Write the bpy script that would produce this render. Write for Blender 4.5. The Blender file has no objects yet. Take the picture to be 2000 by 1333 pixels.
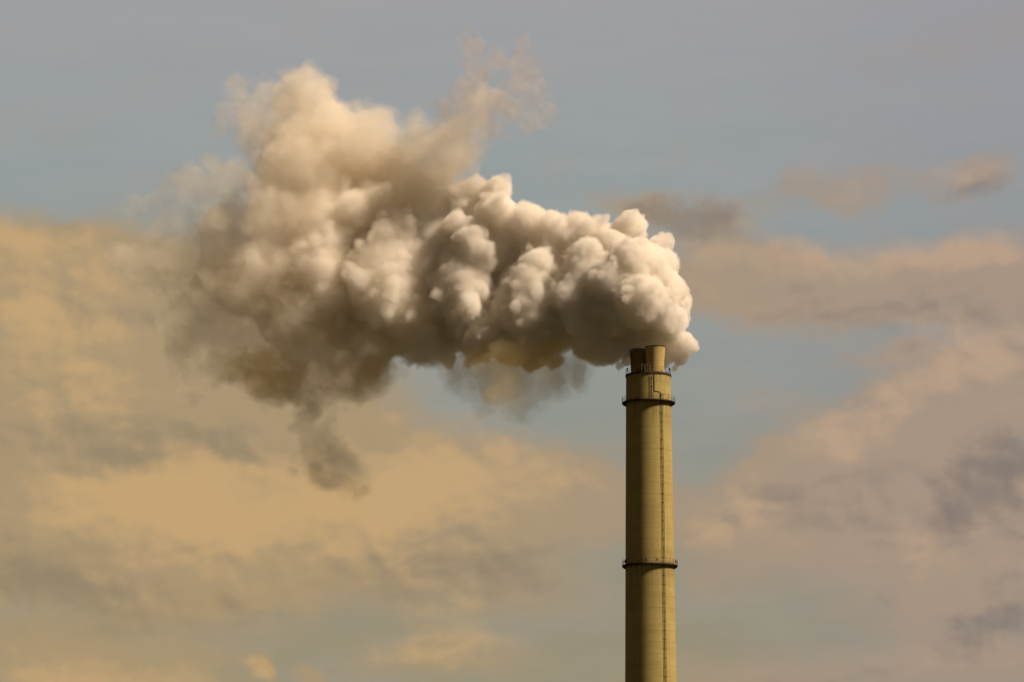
import bpy, bmesh, math, random
import numpy as np
from mathutils import Vector

R = math.radians
scene = bpy.context.scene
C = scene.collection

# ------------------------------------------------------------------ camera
F = 6107.0                      # focal length in pixels of the 2000 px wide photograph
TILT = R(10.7)
DIST = 616.0                    # metres from the camera to the chimney
CAM_Z = 1.7
_f = (0.0, math.cos(TILT), math.sin(TILT))
_u = (0.0, -math.sin(TILT), math.cos(TILT))


def ray(px, py):
    a, b = (px - 1000.0) / F, (666.5 - py) / F
    return (a, _f[1] + b * _u[1], _f[2] + b * _u[2])


def at(px, py, y=0.0):
    """A point of the place at distance y behind the chimney's axis, seen along the ray (px, py)."""
    d = ray(px, py)
    k = (y + DIST) / d[1]
    return Vector((CAM_X + d[0] * k, y, CAM_Z + d[2] * k))


CAM_X = 0.0
CAM_X = -at(1266.5, 760, 0).x
cd = bpy.data.cameras.new('camera')
cam = bpy.data.objects.new('camera', cd)
C.objects.link(cam)
cam.location = (CAM_X, -DIST, CAM_Z)
cam.rotation_euler = (math.pi / 2 + TILT, 0, 0)
cd.sensor_width = 36.0
cd.lens = 36.0 * F / 2000.0
cd.clip_start = 1.0
cd.clip_end = 40000.0
scene.camera = cam

# ------------------------------------------------------------------ light
SUN_EL = R(46)
SUN_ROT = 111               # degrees clockwise from the camera's heading, +y
# direction to the sun: to the right of the view and a little towards the camera
sx, sy, sz = math.sin(R(SUN_ROT)) * math.cos(SUN_EL), math.cos(R(SUN_ROT)) * math.cos(SUN_EL), math.sin(SUN_EL)
ld = bpy.data.lights.new('sun', 'SUN')
ld.energy = 5.0
ld.angle = R(9.0)
ld.color = (1.0, 0.81, 0.62)
sun = bpy.data.objects.new('sun', ld)
C.objects.link(sun)
sun.location = (200, -200, 300)
sun.rotation_euler = Vector((sx, sy, sz)).to_track_quat('Z', 'Y').to_euler()

scene.view_settings.view_transform = 'Standard'
scene.view_settings.look = 'None'
scene.view_settings.exposure = 0.35
scene.view_settings.gamma = 1.0
cy = scene.cycles
cy.max_bounces = 24
cy.diffuse_bounces = 3
cy.volume_bounces = 18
cy.transparent_max_bounces = 128
cy.use_denoising = True
cy.sample_clamp_indirect = 8.0


def lin(r, g, b):
    f = lambda c: c / 12.92 if c <= 0.04045 else ((c + 0.055) / 1.055) ** 2.4
    return (f(r / 255), f(g / 255), f(b / 255), 1.0)


# ------------------------------------------------------------------ node helper
class NT:
    def __init__(self, tree):
        self.t = tree

    def n(self, kind, **kw):
        nd = self.t.nodes.new(kind)
        for k, v in kw.items():
            setattr(nd, k, v)
        return nd

    def put(self, sock, v):
        if isinstance(v, bpy.types.NodeSocket):
            self.t.links.new(v, sock)
        else:
            sock.default_value = v

    def math(self, op, a, b=None, c=None, clamp=False):
        nd = self.n('ShaderNodeMath', operation=op, use_clamp=clamp)
        for i, v in enumerate((a, b, c)):
            if v is not None:
                self.put(nd.inputs[i], v)
        return nd.outputs[0]

    def mix(self, fac, a, b):
        nd = self.n('ShaderNodeMix', data_type='RGBA')
        self.put(nd.inputs[0], fac)
        self.put(nd.inputs[6], a)
        self.put(nd.inputs[7], b)
        return nd.outputs[2]

    def smooth(self, v, lo, hi, a=0.0, b=1.0):
        nd = self.n('ShaderNodeMapRange', interpolation_type='SMOOTHSTEP')
        self.put(nd.inputs[0], v)
        for i, q in ((1, lo), (2, hi), (3, a), (4, b)):
            nd.inputs[i].default_value = q
        return nd.outputs[0]

    def noise(self, vec, scale, detail=4.0, rough=0.55, distort=0.0):
        nd = self.n('ShaderNodeTexNoise')
        self.put(nd.inputs['Vector'], vec)
        nd.inputs['Scale'].default_value = scale
        nd.inputs['Detail'].default_value = detail
        nd.inputs['Roughness'].default_value = rough
        nd.inputs['Distortion'].default_value = distort
        return nd


# ------------------------------------------------------------------ world: sky and far cloud banks
world = bpy.data.worlds.new('World')
scene.world = world
world.use_nodes = True
wt = world.node_tree
wt.nodes.clear()
W = NT(wt)
tc = W.n('ShaderNodeTexCoord')
sep = W.n('ShaderNodeSeparateXYZ')
wt.links.new(tc.outputs['Generated'], sep.inputs[0])
X, Y, Z = sep.outputs
DEG = 180 / math.pi
az = W.math('MULTIPLY', W.math('ARCTAN2', X, Y), DEG)
el = W.math('MULTIPLY', W.math('ARCSINE', Z), DEG)
cmb = W.n('ShaderNodeCombineXYZ')
W.put(cmb.inputs[0], az)
W.put(cmb.inputs[1], el)
flat = cmb.outputs[0]                          # (azimuth, elevation) in degrees


def sky_deg(px, py):
    d = Vector(ray(px, py)).normalized()
    return math.degrees(math.atan2(d.x, d.y)), math.degrees(math.asin(d.z))


PXD = DEG / F                                   # degrees per photograph pixel
# stretched coordinates for the banks' texture, and a warp of their outlines
st = W.n('ShaderNodeMapping')
wt.links.new(flat, st.inputs[0])
st.inputs['Scale'].default_value = (0.75, 1.0, 1.0)
wn = W.noise(st.outputs[0], 0.5, 7.0, 0.60)
wsub = W.n('ShaderNodeVectorMath', operation='SUBTRACT')
wt.links.new(wn.outputs['Color'], wsub.inputs[0])
wsub.inputs[1].default_value = (0.5, 0.5, 0.5)
wmul = W.n('ShaderNodeVectorMath', operation='MULTIPLY_ADD')
wt.links.new(wsub.outputs[0], wmul.inputs[0])
wmul.inputs[1].default_value = (2.4, 1.6, 0.0)
wt.links.new(flat, wmul.inputs[2])
warped = wmul.outputs[0]


def blobs(items, vec):
    acc = None
    for (px, py, rx, ry, rot, w) in items:
        a, e = sky_deg(px, py)
        mp = W.n('ShaderNodeMapping', vector_type='TEXTURE')
        wt.links.new(vec, mp.inputs[0])
        mp.inputs['Location'].default_value = (a, e, 0)
        mp.inputs['Rotation'].default_value = (0, 0, R(rot))
        mp.inputs['Scale'].default_value = (rx * PXD, ry * PXD, 1)
        g = W.n('ShaderNodeTexGradient', gradient_type='SPHERICAL')
        wt.links.new(mp.outputs[0], g.inputs[0])
        s = W.smooth(g.outputs['Fac'], 0.0, 0.85, 0.0, w)
        acc = s if acc is None else W.math('ADD', acc, s)
    return acc


cover = blobs([
    (60, 540, 420, 150, 0, 1.), (300, 660, 560, 290, 0, 1.2), (250, 820, 760, 200, 0, 1.),
    (450, 990, 950, 230, 0, 1.2), (900, 990, 460, 210, 0, .8), (200, 1130, 760, 220, 0, .9),
    (150, 1320, 520, 120, 0, .7), (560, 760, 380, 220, 0, .5),
    (1640, 555, 480, 125, 0, 1.1), (1960, 560, 330, 130, 0, 1.1), (1430, 545, 230, 120, 0, .9),
    (1340, 430, 210, 80, 5, .8), (1220, 410, 110, 50, 0, .45), (1650, 362, 230, 70, 4, .65), (1900, 345, 130, 85, 20, .7),
    (1940, 740, 330, 170, 8, 1.1), (1700, 880, 430, 160, 20, 1.1), (1500, 960, 300, 120, 12, .75),
    (1800, 1060, 480, 190, 0, .9), (1450, 1060, 260, 150, 0, .5), (1900, 1210, 320, 150, 0, .7), (1450, 1310, 320, 80, 0, .55),
    (1850, 1320, 420, 80, 0, .7), (1500, 780, 170, 70, -15, .35), (1720, 690, 130, 45, 0, .45),
    (880, 1280, 260, 100, 0, .75), (500, 1302, 48, 40, 0, .6), (620, 1316, 60, 36, 0, .8), (1000, 1160, 330, 80, 4, .5),
    (1180, 950, 260, 170, 0, .35), (1970, 960, 240, 200, 0, .9), (1120, 1000, 200, 120, 0, .3), (1850, 90, 300, 70, 10, .22),
], warped)
light = blobs([
    (60, 510, 330, 120, 0, .45), (80, 640, 300, 130, 0, .55), (320, 970, 380, 170, 0, .95), (850, 940, 420, 140, 0, .75),
    (660, 1010, 420, 130, 0, .45), (130, 765, 240, 80, 0, .55), (1620, 500, 480, 70, 0, .5), (1930, 490, 250, 60, 0, .45),
    (1930, 690, 280, 90, 0, .7), (1700, 815, 280, 70, 22, .6), (1450, 1000, 220, 90, 10, .4), (1790, 1050, 260, 80, -12, .35),
    (880, 1265, 240, 80, 0, .6), (500, 1300, 60, 50, 0, .4), (1650, 350, 230, 55, 0, .35), (1900, 330, 120, 60, 0, .45), (880, 1180, 260, 60, 0, .35),
    (200, 1320, 420, 80, 0, .6), (600, 1090, 420, 60, 0, .2), (1500, 560, 300, 60, 0, .2), (1860, 1320, 120, 40, 0, .2),
], warped)
dark = blobs([
    (280, 860, 560, 90, 0, .5), (230, 1180, 620, 100, 0, .5), (60, 1100, 260, 130, 0, .3), (1335, 428, 190, 75, 4, .75),
    (1945, 930, 250, 110, 24, .75), (1990, 1030, 180, 90, 0, .4), (1950, 1210, 180, 110, 30, .75), (1600, 1020, 320, 90, 0, .25), (1750, 610, 420, 80, 0, .35),
    (1900, 380, 120, 50, 10, .55), (900, 1110, 420, 90, 0, .5), (230, 620, 260, 90, 0, .25), (1620, 940, 260, 80, 10, .25), (1700, 1320, 300, 40, 0, .3),
], warped)

fine = W.noise(st.outputs[0], 1.0, 6.0, 0.55, 0.3)
fine_v = fine.outputs['Fac']
# beyond the banks in view: broken stratocumulus low all round the horizon
low = W.math('MULTIPLY', W.smooth(el, 2.0, 22.0, 1.0, 0.0), W.smooth(W.math('ABSOLUTE', az), 9.5, 16.0, 0.0, 1.0))
bank = W.noise(st.outputs[0], 0.16, 5.0, 0.55)
cover = W.math('ADD', cover, W.math('MULTIPLY', low, bank.outputs['Fac']))
raw = W.math('ADD', cover, W.math('MULTIPLY', W.math('SUBTRACT', fine_v, 0.5), 0.75))
mask = W.smooth(raw, -0.08, 1.0)

# colours: haze-veiled clear sky by elevation, and cloud tints by azimuth
ramp = W.n('ShaderNodeValToRGB')
wt.links.new(W.math('DIVIDE', el, 20.0, clamp=True), ramp.inputs[0])
stops = [(0.0, (152, 138, 108)), (0.24, (153, 145, 120)), (0.36, (147, 146, 130)), (0.50, (147, 152, 146)), (0.64, (148, 157, 156)),
         (0.74, (154, 160, 162)), (0.85, (160, 161, 165)), (1.0, (152, 152, 162))]
cr = ramp.color_ramp
while len(cr.elements) < len(stops):
    cr.elements.new(0.5)
for e_, (p, c) in zip(cr.elements, stops):
    e_.position = p
    e_.color = lin(*c)
side = W.smooth(az, -4.0, 8.0)
haze_col = ramp.outputs[0]
streak_map = W.n('ShaderNodeMapping')
wt.links.new(flat, streak_map.inputs[0])
streak_map.inputs['Scale'].default_value = (0.22, 1.0, 1.0)
streak_map.inputs['Rotation'].default_value = (0, 0, R(-4))
streak = W.noise(streak_map.outputs[0], 1.5, 4.0, 0.55)
haze_col = W.mix(W.math('MULTIPLY', W.math('SUBTRACT', streak.outputs['Fac'], 0.40), 0.8, clamp=True), haze_col, lin(172, 166, 163))
haze_col = W.mix(W.math('MULTIPLY', W.smooth(az, 2.0, 9.5), 0.30), haze_col, lin(146, 142, 155))
mid_c = W.mix(side, lin(174, 150, 114), lin(170, 149, 130))
lit_c = W.mix(side, lin(205, 169, 117), lin(194, 164, 136))
drk_c = W.mix(side, lin(148, 131, 104), lin(132, 119, 112))
# relief: the side of each billow that faces the sun is the brighter one
shift = W.n('ShaderNodeVectorMath', operation='ADD')
wt.links.new(st.outputs[0], shift.inputs[0])
shift.inputs[1].default_value = (0.10, 0.16, 0.0)
soft1 = W.noise(st.outputs[0], 0.9, 3.5, 0.5, 0.2)
fine2 = W.noise(shift.outputs[0], 0.9, 3.5, 0.5, 0.2)
relief = W.math('MULTIPLY', W.math('SUBTRACT', soft1.outputs['Fac'], fine2.outputs['Fac']), 2.0)
light = W.math('ADD', light, relief)
dark = W.math('SUBTRACT', dark, relief)
lv = W.math('ADD', light, W.math('MULTIPLY', W.math('SUBTRACT', fine_v, 0.5), 0.9))
dv = W.math('ADD', dark, W.math('MULTIPLY', W.math('SUBTRACT', 0.48, bank.outputs['Fac']), 0.35))
cloud_col = W.mix(W.math('MULTIPLY', W.smooth(lv, 0.1, 0.9), 0.9), mid_c, lit_c)
cloud_col = W.mix(W.math('MULTIPLY', W.smooth(dv, 0.1, 0.95), 0.9), cloud_col, drk_c)
veil_col = W.mix(W.math('MULTIPLY', mask, 0.92), haze_col, cloud_col)

sky = W.n('ShaderNodeTexSky', sky_type='NISHITA')
sky.sun_disc = False
sky.sun_elevation = SUN_EL
sky.sun_rotation = R(SUN_ROT)
sky.air_density = 1.0
sky.dust_density = 2.0
bg_sky = W.n('ShaderNodeBackground')
wt.links.new(sky.outputs[0], bg_sky.inputs[0])
bg_sky.inputs[1].default_value = 0.05
bg_veil = W.n('ShaderNodeBackground')
wt.links.new(veil_col, bg_veil.inputs[0])
bg_veil.inputs[1].default_value = 0.785
# dark cloud deck added over the unseen sky to lower the ambient light
dim_deck_map = W.n('ShaderNodeMapping')
wt.links.new(tc.outputs['Generated'], dim_deck_map.inputs[0])
dim_deck_n = W.noise(dim_deck_map.outputs[0], 2.2, 5.0, 0.55)
bg_dim_deck = W.n('ShaderNodeBackground')
wt.links.new(W.mix(dim_deck_n.outputs['Fac'], (0.022, 0.020, 0.018, 1), (0.06, 0.052, 0.044, 1)), bg_dim_deck.inputs[0])
dsh = W.n('ShaderNodeMixShader')
W.put(dsh.inputs[0], W.smooth(dim_deck_n.outputs['Fac'], 0.25, 0.45, 0.55, 1.0))
wt.links.new(bg_sky.outputs[0], dsh.inputs[1])
wt.links.new(bg_dim_deck.outputs[0], dsh.inputs[2])
# the veil and banks lie low, on the side of the sky that the view faces
veil = W.math('MULTIPLY', W.smooth(el, 19.0, 30.0, 1.0, 0.0), W.smooth(W.math('ABSOLUTE', az), 26.0, 48.0, 1.0, 0.0))
veil = W.math('MULTIPLY', veil, 0.97)
msh = W.n('ShaderNodeMixShader')
W.put(msh.inputs[0], veil)
wt.links.new(dsh.outputs[0], msh.inputs[1])
wt.links.new(bg_veil.outputs[0], msh.inputs[2])
wo = W.n('ShaderNodeOutputWorld')
wt.links.new(msh.outputs[0], wo.inputs[0])


# ------------------------------------------------------------------ materials
def material(name):
    m = bpy.data.materials.new(name)
    m.use_nodes = True
    m.node_tree.nodes.clear()
    return m, NT(m.node_tree)


def principled(name, colour, rough=0.8, metal=0.0, bump=None, spec=0.3):
    m, t = material(name)
    b = t.n('ShaderNodeBsdfPrincipled')
    o = t.n('ShaderNodeOutputMaterial')
    t.t.links.new(b.outputs[0], o.inputs[0])
    b.inputs['Roughness'].default_value = rough
    b.inputs['Metallic'].default_value = metal
    b.inputs['Specular IOR Level'].default_value = spec
    t.put(b.inputs['Base Color'], colour(t) if callable(colour) else colour)
    if bump:
        t.put(b.inputs['Normal'], bump(t))
    return m


Z_TOP = at(1266, 726, -4.4).z
Z_MID = at(1266, 781, -4.6).z
Z_LOW = at(1268, 1101, -5.0).z


def concrete_colour(light_c, dark_c, stain_c, streaks=()):
    def f(t):
        c = t.n('ShaderNodeTexCoord').outputs['Object']
        s = t.n('ShaderNodeSeparateXYZ')
        t.t.links.new(c, s.inputs[0])
        a = t.noise(c, 0.35, 6, 0.6).outputs['Fac']
        mp = t.n('ShaderNodeMapping')
        t.t.links.new(c, mp.inputs[0])
        mp.inputs['Scale'].default_value = (2.2, 2.2, 0.07)
        drip = t.noise(mp.outputs[0], 1.0, 5, 0.6).outputs['Fac']
        mp2 = t.n('ShaderNodeMapping')
        t.t.links.new(c, mp2.inputs[0])
        mp2.inputs['Scale'].default_value = (0.15, 0.15, 2.6)
        band = t.noise(mp2.outputs[0], 0.8, 4, 0.65).outputs['Fac']
        grit = t.noise(c, 6.0, 4, 0.7).outputs['Fac']
        v = t.math('ADD', t.math('MULTIPLY', a, 0.35), t.math('MULTIPLY', drip, 0.30))
        v = t.math('ADD', v, t.math('MULTIPLY', band, 0.22))
        v = t.math('ADD', v, t.math('MULTIPLY', grit, 0.13))
        col = t.mix(t.smooth(v, 0.34, 0.64), dark_c, light_c)
        # pour joints of the climbing formwork
        fr = t.math('FRACT', t.math('DIVIDE', s.outputs[2], 2.25))
        line = t.math('SUBTRACT', 1.0, t.smooth(t.math('ABSOLUTE', t.math('SUBTRACT', fr, 0.5)), 0.012, 0.045))
        brk = t.noise(mp2.outputs[0], 3.0, 3, 0.6).outputs['Fac']
        col = t.mix(t.math('MULTIPLY', t.math('MULTIPLY', line, brk), 0.55), col, stain_c)
        spots = t.smooth(t.noise(c, 1.4, 5, 0.75).outputs['Fac'], 0.64, 0.74)
        col = t.mix(t.math('MULTIPLY', spots, 0.45), col, stain_c)
        for zr, up, down in streaks:                # grime washed down from the walkways
            dz = t.math('SUBTRACT', s.outputs[2], zr)
            near = t.math('MULTIPLY', t.smooth(dz, -down, 0.0), t.smooth(dz, 0.0, up, 1.0, 0.0))
            col = t.mix(t.math('MULTIPLY', t.math('MULTIPLY', near, t.smooth(drip, 0.42, 0.62)), 0.6), col, stain_c)
        return col
    return f


def concrete_bump(t):
    c = t.n('ShaderNodeTexCoord').outputs['Object']
    n_ = t.noise(c, 3.0, 6, 0.7)
    b = t.n('ShaderNodeBump')
    b.inputs['Strength'].default_value = 0.35
    b.inputs['Distance'].default_value = 0.05
    t.t.links.new(n_.outputs['Fac'], b.inputs['Height'])
    return b.outputs[0]


M_conc = principled('weathered_concrete', concrete_colour((0.40, 0.318, 0.118, 1), (0.30, 0.232, 0.074, 1), (0.12, 0.085, 0.028, 1), ((Z_LOW, 3.5, 9.0), (Z_MID, 1.5, 8.0), (Z_TOP, 0.5, 4.0))), 0.9, 0, concrete_bump, 0.2)
M_flue_shade = principled('shade_darkened_flue', concrete_colour((0.20, 0.14, 0.055, 1), (0.12, 0.085, 0.035, 1), (0.05, 0.035, 0.02, 1)), 0.9, 0, concrete_bump, 0.2)  # rear flue: darker colours than the front one, its shade painted in
M_flue = principled('sooty_flue_brick', concrete_colour((0.47, 0.35, 0.13, 1), (0.36, 0.25, 0.08, 1), (0.10, 0.06, 0.025, 1)), 0.85, 0, concrete_bump, 0.2)


def rusty(a, b):
    def f(t):
        c = t.n('ShaderNodeTexCoord').outputs['Object']
        return t.mix(t.smooth(t.noise(c, 2.5, 5, 0.65).outputs['Fac'], 0.4, 0.65), a, b)
    return f


M_steel = principled('rusted_steel', rusty((0.030, 0.020, 0.014, 1), (0.075, 0.040, 0.018, 1)), 0.8, 0.0)
M_rail = principled('weathered_railing_paint', rusty((0.10, 0.070, 0.030, 1), (0.17, 0.115, 0.045, 1)), 0.7, 0.0)
M_galv = principled('galvanised_steel', rusty((0.24, 0.20, 0.13, 1), (0.16, 0.13, 0.08, 1)), 0.6, 0.2)
M_dark = principled('black_soot', rusty((0.015, 0.012, 0.010, 1), (0.035, 0.025, 0.018, 1)), 0.9)
M_lamp = principled('red_lamp_glass', (0.16, 0.03, 0.02, 1), 0.25, 0, None, 0.5)


def grass_colour(t):
    c = t.n('ShaderNodeTexCoord').outputs['Object']
    return t.mix(t.smooth(t.noise(c, 0.02, 8, 0.65).outputs['Fac'], 0.35, 0.65), (0.035, 0.038, 0.015, 1), (0.06, 0.05, 0.028, 1))


M_ground = principled('rough_grass_field', grass_colour, 1.0)


# ------------------------------------------------------------------ mesh helpers
def link(name, bm, mat, parent=None, smooth=True):
    me = bpy.data.meshes.new(name)
    bm.normal_update()
    bm.to_mesh(me)
    bm.free()
    o = bpy.data.objects.new(name, me)
    C.objects.link(o)
    me.materials.append(mat)
    if smooth:
        for p in me.polygons:
            p.use_smooth = True
        try:
            me.set_sharp_from_angle(angle=R(35))
        except Exception:
            pass
    if parent:
        o.parent = parent
    return o


def lathe(bm, prof, seg=128, cx=0.0, cy_=0.0, closed=False):
    """Turn a profile of (radius, z) round a vertical axis."""
    rings = []
    for r, z in prof:
        rings.append([bm.verts.new((cx + r * math.cos(2 * math.pi * i / seg), cy_ + r * math.sin(2 * math.pi * i / seg), z)) for i in range(seg)])
    n = len(rings)
    for k in range(n if closed else n - 1):
        a, b = rings[k], rings[(k + 1) % n]
        for i in range(seg):
            bm.faces.new((a[i], a[(i + 1) % seg], b[(i + 1) % seg], b[i]))
    return rings


def bar(bm, p, q, r=0.03, sides=8):
    p, q = Vector(p), Vector(q)
    d = (q - p).normalized()
    up = Vector((0, 0, 1)) if abs(d.z) < 0.9 else Vector((1, 0, 0))
    s = d.cross(up).normalized()
    t = s.cross(d)
    rings = []
    for e in (p, q):
        rings.append([bm.verts.new(e + (s * math.cos(2 * math.pi * i / sides) + t * math.sin(2 * math.pi * i / sides)) * r) for i in range(sides)])
    for i in range(sides):
        bm.faces.new((rings[0][i], rings[0][(i + 1) % sides], rings[1][(i + 1) % sides], rings[1][i]))
    bm.faces.new(rings[0][::-1])
    bm.faces.new(rings[1])


def hoop(bm, rad, z, r=0.03, seg=96, sides=6):
    """A horizontal ring of round bar."""
    lathe(bm, [(rad + r * math.cos(2 * math.pi * j / sides), z + r * math.sin(2 * math.pi * j / sides)) for j in range(sides)], seg, closed=True)


def box(bm, c, sx_, sy_, sz_, ang=0.0):
    ca, sa = math.cos(ang), math.sin(ang)
    vs = []
    for dz in (-sz_ / 2, sz_ / 2):
        for dx, dy in ((-1, -1), (1, -1), (1, 1), (-1, 1)):
            x, y = dx * sx_ / 2, dy * sy_ / 2
            vs.append(bm.verts.new((c[0] + x * ca - y * sa, c[1] + x * sa + y * ca, c[2] + dz)))
    for f in ((0, 3, 2, 1), (4, 5, 6, 7), (0, 1, 5, 4), (1, 2, 6, 5), (2, 3, 7, 6), (3, 0, 4, 7)):
        bm.faces.new([vs[i] for i in f])


# ------------------------------------------------------------------ ground
bm = bmesh.new()
S = 9000.0
N = 60
gv = [[bm.verts.new((-S + 2 * S * i / N, -S + 2 * S * j / N, 0)) for j in range(N + 1)] for i in range(N + 1)]
for i in range(N):
    for j in range(N):
        bm.faces.new((gv[i][j], gv[i + 1][j], gv[i + 1][j + 1], gv[i][j + 1]))
ground = link('ground', bm, M_ground)
ground['kind'] = 'structure'

# ------------------------------------------------------------------ chimney
chimney = bpy.data.objects.new('chimney', None)
C.objects.link(chimney)
chimney['label'] = 'tall tan concrete chimney with two flues on top and two railed walkways around it'
chimney['category'] = 'chimney'

k_ = (5.06 - 4.46) / (at(1270, 1333, -5).z - Z_TOP)


def shaft_r(z):
    return 4.46 + k_ * (z - Z_TOP)


bm = bmesh.new()
prof = [(shaft_r(Z_TOP * i / 60), Z_TOP * i / 60) for i in range(61)]
prof += [(2.2, Z_TOP + 0.002)]
rings = lathe(bm, prof, 160)
link('shaft', bm, M_conc, chimney)


def pol(ang, r, z):
    """ang in degrees to the right of the side that faces the camera."""
    return Vector((r * math.sin(R(ang)), -r * math.cos(R(ang)), z))


def walkway(z, over, posts):
    r0 = shaft_r(z)
    bm = bmesh.new()
    # deck plate with a deep rim beam
    lathe(bm, [(r0 - 0.02, z - 0.06), (r0 + over, z - 0.06), (r0 + over, z + 0.16), (r0 + over - 0.05, z + 0.16), (r0 + over - 0.05, z), (r0 - 0.02, z)], 128, closed=True)
    deck = link('platform', bm, M_steel, chimney)
    bm = bmesh.new()
    for i in range(28):                          # cantilever brackets under the deck
        a = 360.0 * i / 28 + 3
        p0, p1 = pol(a, r0 - 0.03, z - 0.09), pol(a, r0 + over - 0.03, z - 0.09)
        p2 = pol(a, r0 - 0.03, z - 0.55)
        bar(bm, p0, p1, 0.06)
        bar(bm, p2, p1, 0.05)
    hoop(bm, r0 + over * 0.55, z - 0.16, 0.05)
    link('bracket_ring', bm, M_steel, deck)
    bm = bmesh.new()
    rr = r0 + over - 0.04
    for i in range(posts):
        a = 360.0 * (i + .3) / posts
        bar(bm, pol(a, rr, z + 0.1), pol(a, rr, z + 1.12), 0.032)
    for h in (0.58, 1.12):
        hoop(bm, rr, z + h, 0.030)
    link('railing', bm, M_rail, deck)
    return deck


mid = walkway(Z_MID, 0.80, 26)
lowp = walkway(Z_LOW, 0.68, 28)

# head of the shaft: projecting rim beam and its railing
bm = bmesh.new()
lathe(bm, [(4.44, Z_TOP - 0.35), (4.60, Z_TOP - 0.35), (4.60, Z_TOP + 0.05), (4.44, Z_TOP + 0.05)], 128, closed=True)
rim = link('cap_rim', bm, M_steel, chimney)
bm = bmesh.new()
for i in range(24):
    a = 360.0 * (i + .2) / 24
    bar(bm, pol(a, 4.50, Z_TOP + 0.04), pol(a, 4.50, Z_TOP + 1.1), 0.030)
for h in (0.58, 1.1):
    hoop(bm, 4.50, Z_TOP + h, 0.028)
link('railing', bm, M_rail, rim)
# short bolts and stubs that stick out below the rim
for a in (-62, -40, -6, 22, 31, 58):
    bm = bmesh.new()
    box(bm, pol(a, 4.49, Z_TOP - 0.47), 0.07, 0.07, 0.24, R(a))
    link('anchor_bolt', bm, M_steel, rim)


def flue(cx, cy_, r0, r1, z1, mat):
    bm = bmesh.new()
    h = z1 - Z_TOP
    out = []
    for i in range(15):
        t = i / 14
        out.append((r0 + (r1 - r0) * (0.35 * t + 0.65 * t * t), Z_TOP + h * t))
    out += [(r1 - 0.22, z1), (r1 - 0.3, z1 - 2.5)]
    lathe(bm, out, 72, cx, cy_)
    f = link('flue', bm, mat, chimney)
    bm = bmesh.new()
    lathe(bm, [(r1 - 0.20, z1 + 0.004), (r1 + 0.05, z1 + 0.004), (r1 + 0.05, z1 + 0.14), (r1 - 0.20, z1 + 0.14)], 72, cx, cy_, closed=True)
    link('flue_rim', bm, M_dark, f)
    return f


zf = at(1279, 679, -2.0).z
zb = at(1247, 686, 1.6).z
flue(1.32, -1.75, 1.70, 2.04, zf, M_flue)
flue(-1.75, 1.35, 1.65, 1.95, zb, M_flue_shade)['label'] = 'rear flue with shade put into its dark colour'

# ladders and cable conduit
def ladder(ang, z0, z1, width, name='ladder'):
    bm = bmesh.new()
    da = math.degrees(width / 2 / 4.8)
    n = max(2, int((z1 - z0) / 6))
    for s in (-1, 1):
        for i in range(n):
            za, zb_ = z0 + (z1 - z0) * i / n, z0 + (z1 - z0) * (i + 1) / n
            bar(bm, pol(ang + s * da, shaft_r(za) + 0.2, za), pol(ang + s * da, shaft_r(zb_) + 0.2, zb_), 0.045)
    z = z0 + 0.2
    while z < z1:
        bar(bm, pol(ang - da, shaft_r(z) + 0.2, z), pol(ang + da, shaft_r(z) + 0.2, z), 0.016)
        z += 0.3
    z = z0 + 0.9
    while z < z1:                               # wall ties
        for s in (-1, 1):
            bar(bm, pol(ang + s * da, shaft_r(z) - 0.05, z), pol(ang + s * da * 1.1, shaft_r(z) + 0.22, z), 0.05)
        z += 1.8
    return link(name, bm, M_steel, chimney)


ladder(31.0, 3.0, at(1289, 768, -4).z, 0.36)
ladder(7.0, Z_MID + 0.05, Z_TOP - 0.4, 0.36)
bm = bmesh.new()
zj = at(1280, 764, -4.4).z
path = [pol(12.5, 4.55, Z_TOP - 0.4), pol(12.5, 4.55, zj)]
path += [pol(12.5 + (28.5 - 12.5) * i / 6, 4.56, zj - 0.02 * i) for i in range(7)] + [pol(28.5, 4.57, Z_MID + 0.02)]
for a, b in zip(path[:-1], path[1:]):
    bar(bm, a, b, 0.045)
link('cable_conduit', bm, M_steel, chimney)


def warning_light(ang, r, z):
    bm = bmesh.new()
    box(bm, pol(ang, r, z + 0.13), 0.30, 0.26, 0.26, R(ang))
    bar(bm, pol(ang, r, z - 0.45), pol(ang, r, z + 0.02), 0.04)
    b = link('warning_light', bm, M_steel, chimney)
    bm = bmesh.new()
    p = pol(ang, r, 0)
    lathe(bm, [(0.12, z + 0.262), (0.13, z + 0.36), (0.10, z + 0.46), (0.01, z + 0.5)], 20, p.x, p.y)
    link('lamp_glass', bm, M_lamp, b)


rl = shaft_r(Z_LOW) + 0.60
for a in (-66, -10, 13, 68, 150, 215):
    warning_light(a, rl, Z_LOW + 0.55)
for a, g in ((70, 1), (-74, 0)):
    warning_light(a, 4.42, Z_TOP + 0.85)
# cabinet and access gate beside the front flue
bm = bmesh.new()
box(bm, pol(2, 4.15, Z_TOP + 0.62), 0.55, 0.4, 1.2, R(2))
link('control_cabinet', bm, M_steel, chimney)
bm = bmesh.new()
g0, g1 = -11, 1
for a in (g0, g1):
    bar(bm, pol(a, 4.55, Z_TOP + 0.1), pol(a, 4.55, Z_TOP + 1.4), 0.035)
for h in (0.12, 1.4):
    bar(bm, pol(g0, 4.55, Z_TOP + h), pol(g1, 4.55, Z_TOP + h), 0.035)
link('access_gate', bm, M_galv, chimney)
bm = bmesh.new()
box(bm, pol(-20, 4.3, Z_TOP + 1.58), 0.36, 0.22, 0.22, R(-20))
bar(bm, pol(-20, 4.3, Z_TOP), pol(-20, 4.3, Z_TOP + 1.5), 0.03)
link('floodlight', bm, M_galv, chimney)

# ------------------------------------------------------------------ plume
VOX = 0.28
rng = np.random.default_rng(11)
random.seed(5)
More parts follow.
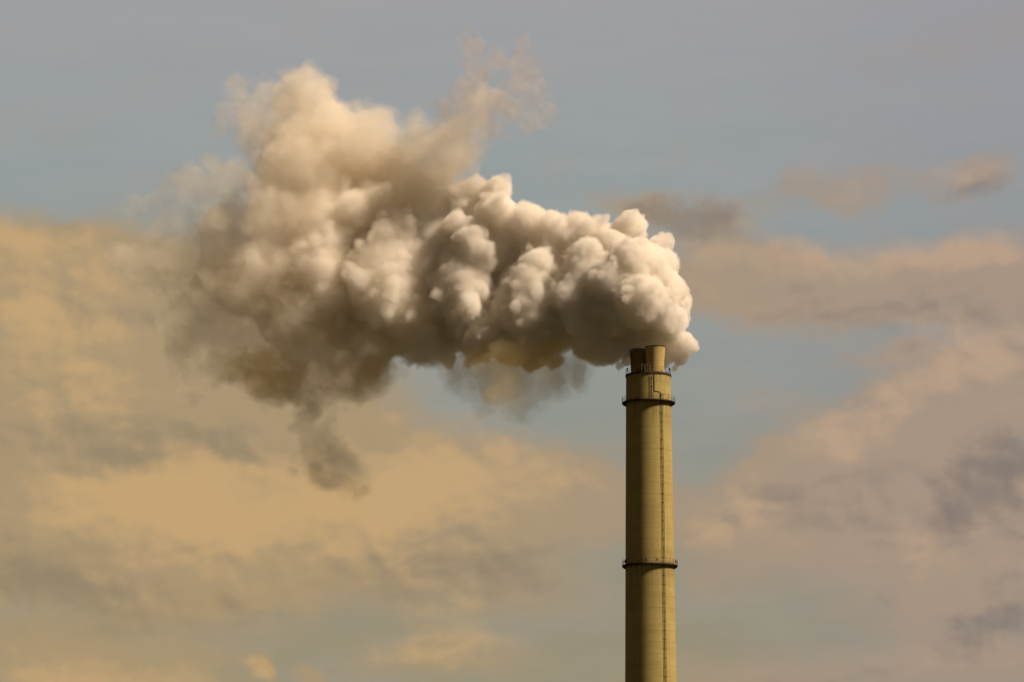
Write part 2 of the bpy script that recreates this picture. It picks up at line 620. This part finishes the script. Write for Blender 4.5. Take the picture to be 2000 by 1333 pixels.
# (px, py, metres behind the axis, radius px, edge softness m, density 1/m, warp m, level of billowing)
HEAD = dict(s=0.30, d=1.4, w=0.4, b=0.50, lv=4)
ROLL = dict(s=0.8, d=0.9, w=0.9, b=0.58, lv=3)
BODY = dict(s=1.4, d=0.65, w=1.2, b=0.62, lv=3)
MIDP = dict(s=1.9, d=0.5, w=1.6, b=0.7, lv=3)
DOME = dict(s=2.4, d=0.36, w=2.2, b=0.8, lv=3)
CREAM = dict(s=3.0, d=0.26, w=3.0, b=0.9, lv=3)
SOFT = dict(s=4.2, d=0.16, w=4.0, b=1.0, lv=1)
OLD = dict(s=4.4, d=0.10, w=4.2, b=1.2, lv=1)
THIN = dict(s=3.0, d=0.055, w=4.2, b=1.7, lv=2)
FILL = dict(s=1.5, d=0.8, w=0.5, b=0.3, lv=1)
UNDER = dict(s=3.2, d=0.12, w=3.0, b=0.9, lv=2, g=1)
SHRED = dict(UNDER, g=4)
TUFT = dict(s=1.4, d=0.30, w=1.6, b=0.9, lv=2, g=4)
VEIL = dict(s=2.6, d=0.085, w=3.6, b=1.1, lv=2)
WISP = dict(s=3.0, d=0.095, w=4.0, b=1.5, lv=2, g=2)
TAIL = dict(s=3.0, d=0.08, w=3.6, b=1.5, lv=2, g=3)
P = []


def puffs(kind, off, *rows):
    """The plume drifts left and away: off is the distance behind that drift line."""
    for r in rows:
        y = min(max(0.0, 1235 - r[0]), 570) * 0.045 + off + (r[3] if len(r) > 3 else 0)
        P.append(((r[0], r[1], y, r[2]), kind))


def roll(kind, off, cx, top, bot, r, lean=0.0, bow=0.0, n=7):
    """One turn of the plume: a column of puffs bowed to the left, tapering at both ends."""
    for i in range(n):
        t = i / (n - 1)
        q = r * (0.62 + 0.38 * math.sin(math.pi * t))
        y = top + q + (bot - top - 2 * q) * t
        x = cx + lean * (t - 0.5) - bow * math.sin(math.pi * t) + random.uniform(-0.1, 0.1) * r
        puffs(kind, off, (x, y, q, random.uniform(-1, 1)))


# the head that boils out of the flues
puffs(HEAD, 3, (1250, 590, 70, -5), (1205, 560, 66, -4), (1290, 570, 56, -2), (1302, 630, 46, -1), (1332, 666, 26, 0), (1318, 648, 26, 0), (1346, 676, 17, 0), (1330, 690, 20, 1), (1322, 704, 18, 1),
      (1240, 520, 66, -2), (1298, 515, 36), (1195, 615, 58, -3), (1228, 668, 38, 2.5), (1280, 655, 34, 2.5), (1165, 560, 48, -3), (1205, 480, 34), (1300, 690, 30, 3.5),
      (1226, 702, 20, 3.5), (1210, 716, 12, 2), (1318, 722, 13, 2.5), (1190, 680, 34, 0), (1260, 640, 50, 1), (1310, 600, 44, 1), (1238, 682, 18, -1.5), (1222, 690, 14, -2))
puffs(HEAD, 7, (1232, 442, 38, 1), (1180, 480, 50), (1285, 490, 36))
# turns of older vapour, each tucked behind the one before
roll(ROLL, -1, 1140, 462, 708, 58, -10, 12)
puffs(ROLL, 0, (1100, 650, 40), (1160, 690, 30, 2), (1180, 660, 40, 2))
roll(ROLL, 0, 1050, 472, 732, 70, 0, 14)
puffs(ROLL, 0, (1000, 600, 44), (1085, 715, 24, 2), (985, 650, 40, 1), (1000, 690, 36, 2))
roll(ROLL, 2, 932, 425, 718, 80, 10, 18)
puffs(ROLL, 1, (890, 440, 34), (925, 595, 30, -7), (955, 660, 54, -2), (880, 695, 26, 1))
roll(BODY, 2, 800, 400, 728, 98, 40, 30)
puffs(BODY, 2, (775, 430, 38, 2), (850, 690, 38))
roll(MIDP, 1, 655, 375, 700, 98, 30, 22)
puffs(MIDP, 2, (612, 400, 34), (585, 460, 46), (720, 680, 62, -2), (640, 385, 26, 1), (745, 395, 60, 2), (700, 430, 80, 1))
# crown of lit puffs along the top
puffs(ROLL, 5, (970, 425, 55), (950, 385, 34, 2), (1040, 440, 48), (1090, 445, 44), (1130, 432, 34, 1), (1160, 450, 38), (1000, 470, 46), (1075, 480, 44, 1), (1130, 470, 40), (900, 400, 48, 2), (930, 370, 34, 2), (980, 372, 34, 2))
puffs(BODY, 6, (860, 400, 44), (830, 400, 50), (790, 410, 50), (875, 365, 26), (760, 430, 50))
puffs(DOME, 7, (700, 340, 60), (755, 338, 68), (815, 372, 56), (660, 345, 40), (845, 350, 40), (680, 400, 70))
puffs(FILL, 7, (1000, 470, 60), (1060, 480, 56), (1240, 540, 60), (1200, 570, 70), (1190, 640, 46), (1130, 590, 80), (1085, 520, 60), (1085, 630, 70), (1040, 570, 80), (980, 500, 66), (980, 620, 72), (920, 540, 96), (870, 480, 70), (860, 620, 86),
      (840, 530, 90), (770, 520, 105), (760, 620, 86), (700, 480, 100, 2), (660, 560, 86, 2), (720, 400, 66, 3))
# the old cloud it has climbed into
puffs(CREAM, 4, (575, 182, 62), (612, 178, 52), (545, 205, 50), (560, 250, 66), (640, 235, 76), (715, 270, 84), (800, 284, 50), (570, 330, 84), (610, 340, 100), (640, 440, 120), (560, 420, 84), (540, 180, 34), (535, 520, 90), (740, 228, 30))
puffs(SOFT, 3, (525, 440, 92), (440, 500, 84), (530, 545, 108, -1), (570, 640, 96, -2), (510, 380, 60), (420, 430, 66), (860, 290, 46), (905, 310, 42), (805, 268, 38), (870, 320, 60), (845, 300, 50), (850, 312, 62), (825, 310, 60), (690, 700, 60, -3), (600, 690, 70))
puffs(OLD, 2, (885, 278, 46), (900, 312, 50), (940, 215, 40), (425, 420, 80), (415, 575, 86), (450, 660, 80), (640, 700, 90),  (485, 205, 52), (500, 255, 60), (470, 240, 44), (460, 360, 50), (930, 250, 50), (370, 480, 60))
puffs(VEIL, 1, (350, 374, 58), (300, 390, 44), (265, 394, 28), (320, 440, 50), (330, 500, 62), (400, 390, 60), (350, 565, 62), (390, 640, 66), (365, 690, 56), (475, 215, 46), (490, 258, 52), (400, 350, 40), (430, 700, 60))
puffs(THIN, 1, (475, 215, 46), (490, 260, 50), (465, 180, 30), (380, 630, 84), (300, 510, 70), (415, 705, 86), (365, 700, 60),
      (620, 745, 84, -2), (525, 710, 92), (340, 560, 74), (400, 345, 44), (470, 335, 50), (650, 190, 40), (700, 210, 40))
# lit yellowish vapour that sags below
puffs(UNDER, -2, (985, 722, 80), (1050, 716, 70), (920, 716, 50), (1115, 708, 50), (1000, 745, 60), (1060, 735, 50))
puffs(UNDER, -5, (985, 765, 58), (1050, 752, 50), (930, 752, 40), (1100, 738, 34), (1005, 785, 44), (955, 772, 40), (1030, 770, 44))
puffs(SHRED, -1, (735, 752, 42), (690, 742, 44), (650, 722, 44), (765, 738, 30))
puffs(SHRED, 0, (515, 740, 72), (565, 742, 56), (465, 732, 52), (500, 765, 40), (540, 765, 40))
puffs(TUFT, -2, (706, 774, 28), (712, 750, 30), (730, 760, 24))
# torn scraps above and below
puffs(TAIL, -1, (600, 790, 46), (600, 830, 52), (615, 875, 58), (590, 920, 42), (630, 925, 44), (620, 948, 34), (672, 952, 24), (650, 905, 42), (630, 850, 48), (580, 900, 34))
puffs(WISP, 9, (925, 228, 62), (985, 210, 54), (1040, 170, 44), (1038, 112, 44), (990, 82, 44), (925, 85, 40), (940, 140, 50), (1052, 200, 36), (960, 255, 50), (890, 250, 56), (1010, 220, 44), (930, 190, 50), (1062, 140, 40), (1064, 180, 38), (1050, 92, 38), (900, 70, 30))

pts = [(at(r[0], r[1], r[2]), r[3] * 0.1 * (r[2] + DIST) / DIST + (0.3 if k['lv'] > 1 else 0.45) * k['s']) for r, k in P]
pad = 9.0
lo = np.array([min(p[i] - r for p, r in pts) - pad for i in range(3)])
hi = np.array([max(p[i] + r for p, r in pts) + pad for i in range(3)])
shp = np.ceil((hi - lo) / VOX).astype(int)
gx, gy, gz = (lo[i] + VOX * np.arange(shp[i], dtype=np.float32) for i in range(3))


def bspline(n, cell):
    """Rows of cubic B-spline weights that spread a coarse random lattice over n voxels."""
    m = int(math.ceil(n * VOX / cell)) + 4
    u = np.arange(n) * VOX / cell
    i = np.floor(u).astype(int)
    t = u - i
    w = np.zeros((n, m), np.float32)
    k = np.arange(n)
    w[k, i] = (1 - t) ** 3 / 6
    w[k, i + 1] = (3 * t ** 3 - 6 * t ** 2 + 4) / 6
    w[k, i + 2] = (-3 * t ** 3 + 3 * t ** 2 + 3 * t + 1) / 6
    w[k, i + 3] = t ** 3 / 6
    return w


def vnoise(cell):
    ws = [bspline(n, cell) for n in shp]
    g = rng.standard_normal([w.shape[1] for w in ws]).astype(np.float32)
    g = np.einsum('ai,ijk->ajk', ws[0], g, optimize=True)
    g = np.matmul(ws[1][None], g)
    return np.matmul(g, ws[2].T) * 2.1


def fbm(cells, gain=0.55):
    a, out = 1.0, None
    for c in cells:
        v = vnoise(c)
        v *= a
        out = v if out is None else out.__iadd__(v)
        a *= gain
    return out


print('plume grid', shp, shp.prod() / 1e6)
warp = [fbm((9.0, 4.5, 2.2, 1.2), 0.5) for _ in range(3)]
puffn = np.abs(vnoise(3.2))                     # rounded bulges between sharp creases
puffn += 0.65 * np.abs(vnoise(1.7))
puffn += 0.42 * np.abs(vnoise(0.95))
puffn -= 1.4
fields = [np.zeros(shp, np.float32) for _ in range(5)]


def splat(c, r, k):
    w = k['w']
    reach = r + k['b'] * 1.5 + w * 1.3
    i0 = np.maximum(np.floor((np.array(c) - reach - lo) / VOX).astype(int), 0)
    i1 = np.minimum(np.ceil((np.array(c) + reach - lo) / VOX).astype(int) + 1, shp)
    if (i1 <= i0).any():
        return
    s = tuple(slice(a, b) for a, b in zip(i0, i1))
    dx = gx[s[0]][:, None, None] - c[0] + w * 0.62 * warp[0][s]
    dy = gy[s[1]][None, :, None] - c[1] + w * 0.62 * warp[1][s]
    dz = gz[s[2]][None, None, :] - c[2] + w * 0.62 * warp[2][s]
    v = r - np.sqrt(dx * dx + dy * dy + dz * dz) + k['b'] * puffn[s]
    v = np.clip(v / k['s'], 0, 1)
    v = v * v * (3 - 2 * v) * k['d']
    d = fields[k.get('g', 0)]
    np.maximum(d[s], v, out=d[s])


def billow(c, r, k, level):
    """A puff, and on it smaller puffs that carry smaller ones: a cauliflower head."""
    splat(c, r, k)
    if level <= 0 or r < 0.9:
        return
    n = 120 if level >= 2 else 12
    for _ in range(n):
        v = Vector((random.gauss(0, 1), random.gauss(0, 1), random.gauss(0, 1))).normalized()
        if v.y > 0.75:                            # the far side adds little
            continue
        q = r * min(0.30, 0.085 * random.random() ** -0.5)
        billow(Vector(c) + v * (r - q * random.uniform(0.3, 0.6)), q, k, level - 1)


for (r, k), (p, rad) in zip(P, pts):
    billow(p, rad * 0.92, k, k['lv'] - 1)

import openvdb


def vapour(name, extra, colour):
    m, t = material(name)
    v = t.n('ShaderNodeVolumePrincipled')
    v.inputs['Color'].default_value = colour
    v.inputs['Density'].default_value = extra
    v.inputs['Anisotropy'].default_value = 0.0
    o = t.n('ShaderNodeOutputMaterial')
    t.t.links.new(v.outputs[0], o.inputs['Volume'])
    mx = t.n('ShaderNodeMixShader')
    mx.inputs[0].default_value = 0.012
    tr = t.n('ShaderNodeBsdfTransparent')
    df = t.n('ShaderNodeBsdfTranslucent')
    df.inputs[0].default_value = colour
    t.t.links.new(tr.outputs[0], mx.inputs[1])
    t.t.links.new(df.outputs[0], mx.inputs[2])
    t.t.links.new(mx.outputs[0], o.inputs['Surface'])
    m.volume_intersection_method = 'FAST' if hasattr(m, 'volume_intersection_method') else None
    return m


def shells(field, spec, top, parent):
    """Nested bodies of ever denser vapour: one surface per density, each filled with its share."""
    grid = openvdb.FloatGrid(background=math.log(1e-4))
    grid.copyFromArray(np.log(np.maximum(field, 1e-4)))
    prev, out = 0.0, None
    for i, (name, level, tint) in enumerate(spec):
        p_, tri, quad = grid.convertToPolygons(isovalue=math.log(level), adaptivity=0.0)
        me = bpy.data.meshes.new(name)
        nf = len(quad)
        co = p_.astype(np.float32) * VOX + lo.astype(np.float32)
        me.vertices.add(len(co))
        me.vertices.foreach_set('co', co.ravel())
        me.loops.add(nf * 4)
        me.loops.foreach_set('vertex_index', quad[:, ::-1].astype(np.int32).ravel())
        me.polygons.add(nf)
        me.polygons.foreach_set('loop_start', np.arange(0, nf * 4, 4, dtype=np.int32))
        me.polygons.foreach_set('use_smooth', np.ones(nf, bool))
        me.update(calc_edges=True)
        nxt = spec[i + 1][1] if i + 1 < len(spec) else top
        value = math.sqrt(level * nxt)
        me.materials.append(vapour(name, value - prev, tint))
        prev = value
        o = bpy.data.objects.new(name, me)
        C.objects.link(o)
        if parent is not None:
            o.parent = parent
        out = out or o
        parent = parent or o
        print(name, nf)
    return out


plume = shells(fields[0], [
    ('smoke_plume', 0.006, (0.985, 0.91, 0.78, 1)), ('thin_vapour', 0.018, (0.985, 0.915, 0.79, 1)), ('soft_vapour', 0.05, (0.99, 0.935, 0.82, 1)),
    ('thick_vapour', 0.13, (0.99, 0.96, 0.90, 1)), ('dense_vapour', 0.33, (0.972, 0.954, 0.925, 1)), ('dense_core', 0.75, (0.957, 0.943, 0.92, 1))], 1.1, None)
plume['label'] = 'billowing cream smoke plume drifting left from the top of the chimney'
plume['category'] = 'smoke plume'
plume['kind'] = 'thing'
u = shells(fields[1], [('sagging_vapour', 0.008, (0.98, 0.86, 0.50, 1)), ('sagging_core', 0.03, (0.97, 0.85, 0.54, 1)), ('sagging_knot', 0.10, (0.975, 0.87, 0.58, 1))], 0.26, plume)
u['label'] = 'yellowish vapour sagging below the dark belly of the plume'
w_ = shells(fields[4], [('sagging_shred', 0.008, (0.975, 0.86, 0.58, 1)), ('shred_core', 0.03, (0.975, 0.86, 0.60, 1)), ('shred_knot', 0.10, (0.98, 0.88, 0.64, 1))], 0.26, plume)
w_['label'] = 'tan shreds of vapour sagging from the old left end of the plume'
w_ = shells(fields[2], [('torn_wisp', 0.006, (0.92, 0.76, 0.61, 1)), ('wisp_core', 0.018, (0.92, 0.76, 0.61, 1)), ('wisp_knot', 0.045, (0.92, 0.77, 0.62, 1))], 0.09, plume)
w_['label'] = 'torn pinkish brown wisp curling above the main plume'
w_ = shells(fields[3], [('hanging_tail', 0.008, (0.97, 0.86, 0.70, 1)), ('tail_core', 0.025, (0.97, 0.86, 0.70, 1)), ('tail_knot', 0.06, (0.97, 0.86, 0.71, 1))], 0.13, plume)
w_['label'] = 'ragged grey tail of vapour hanging down from the old end of the plume'
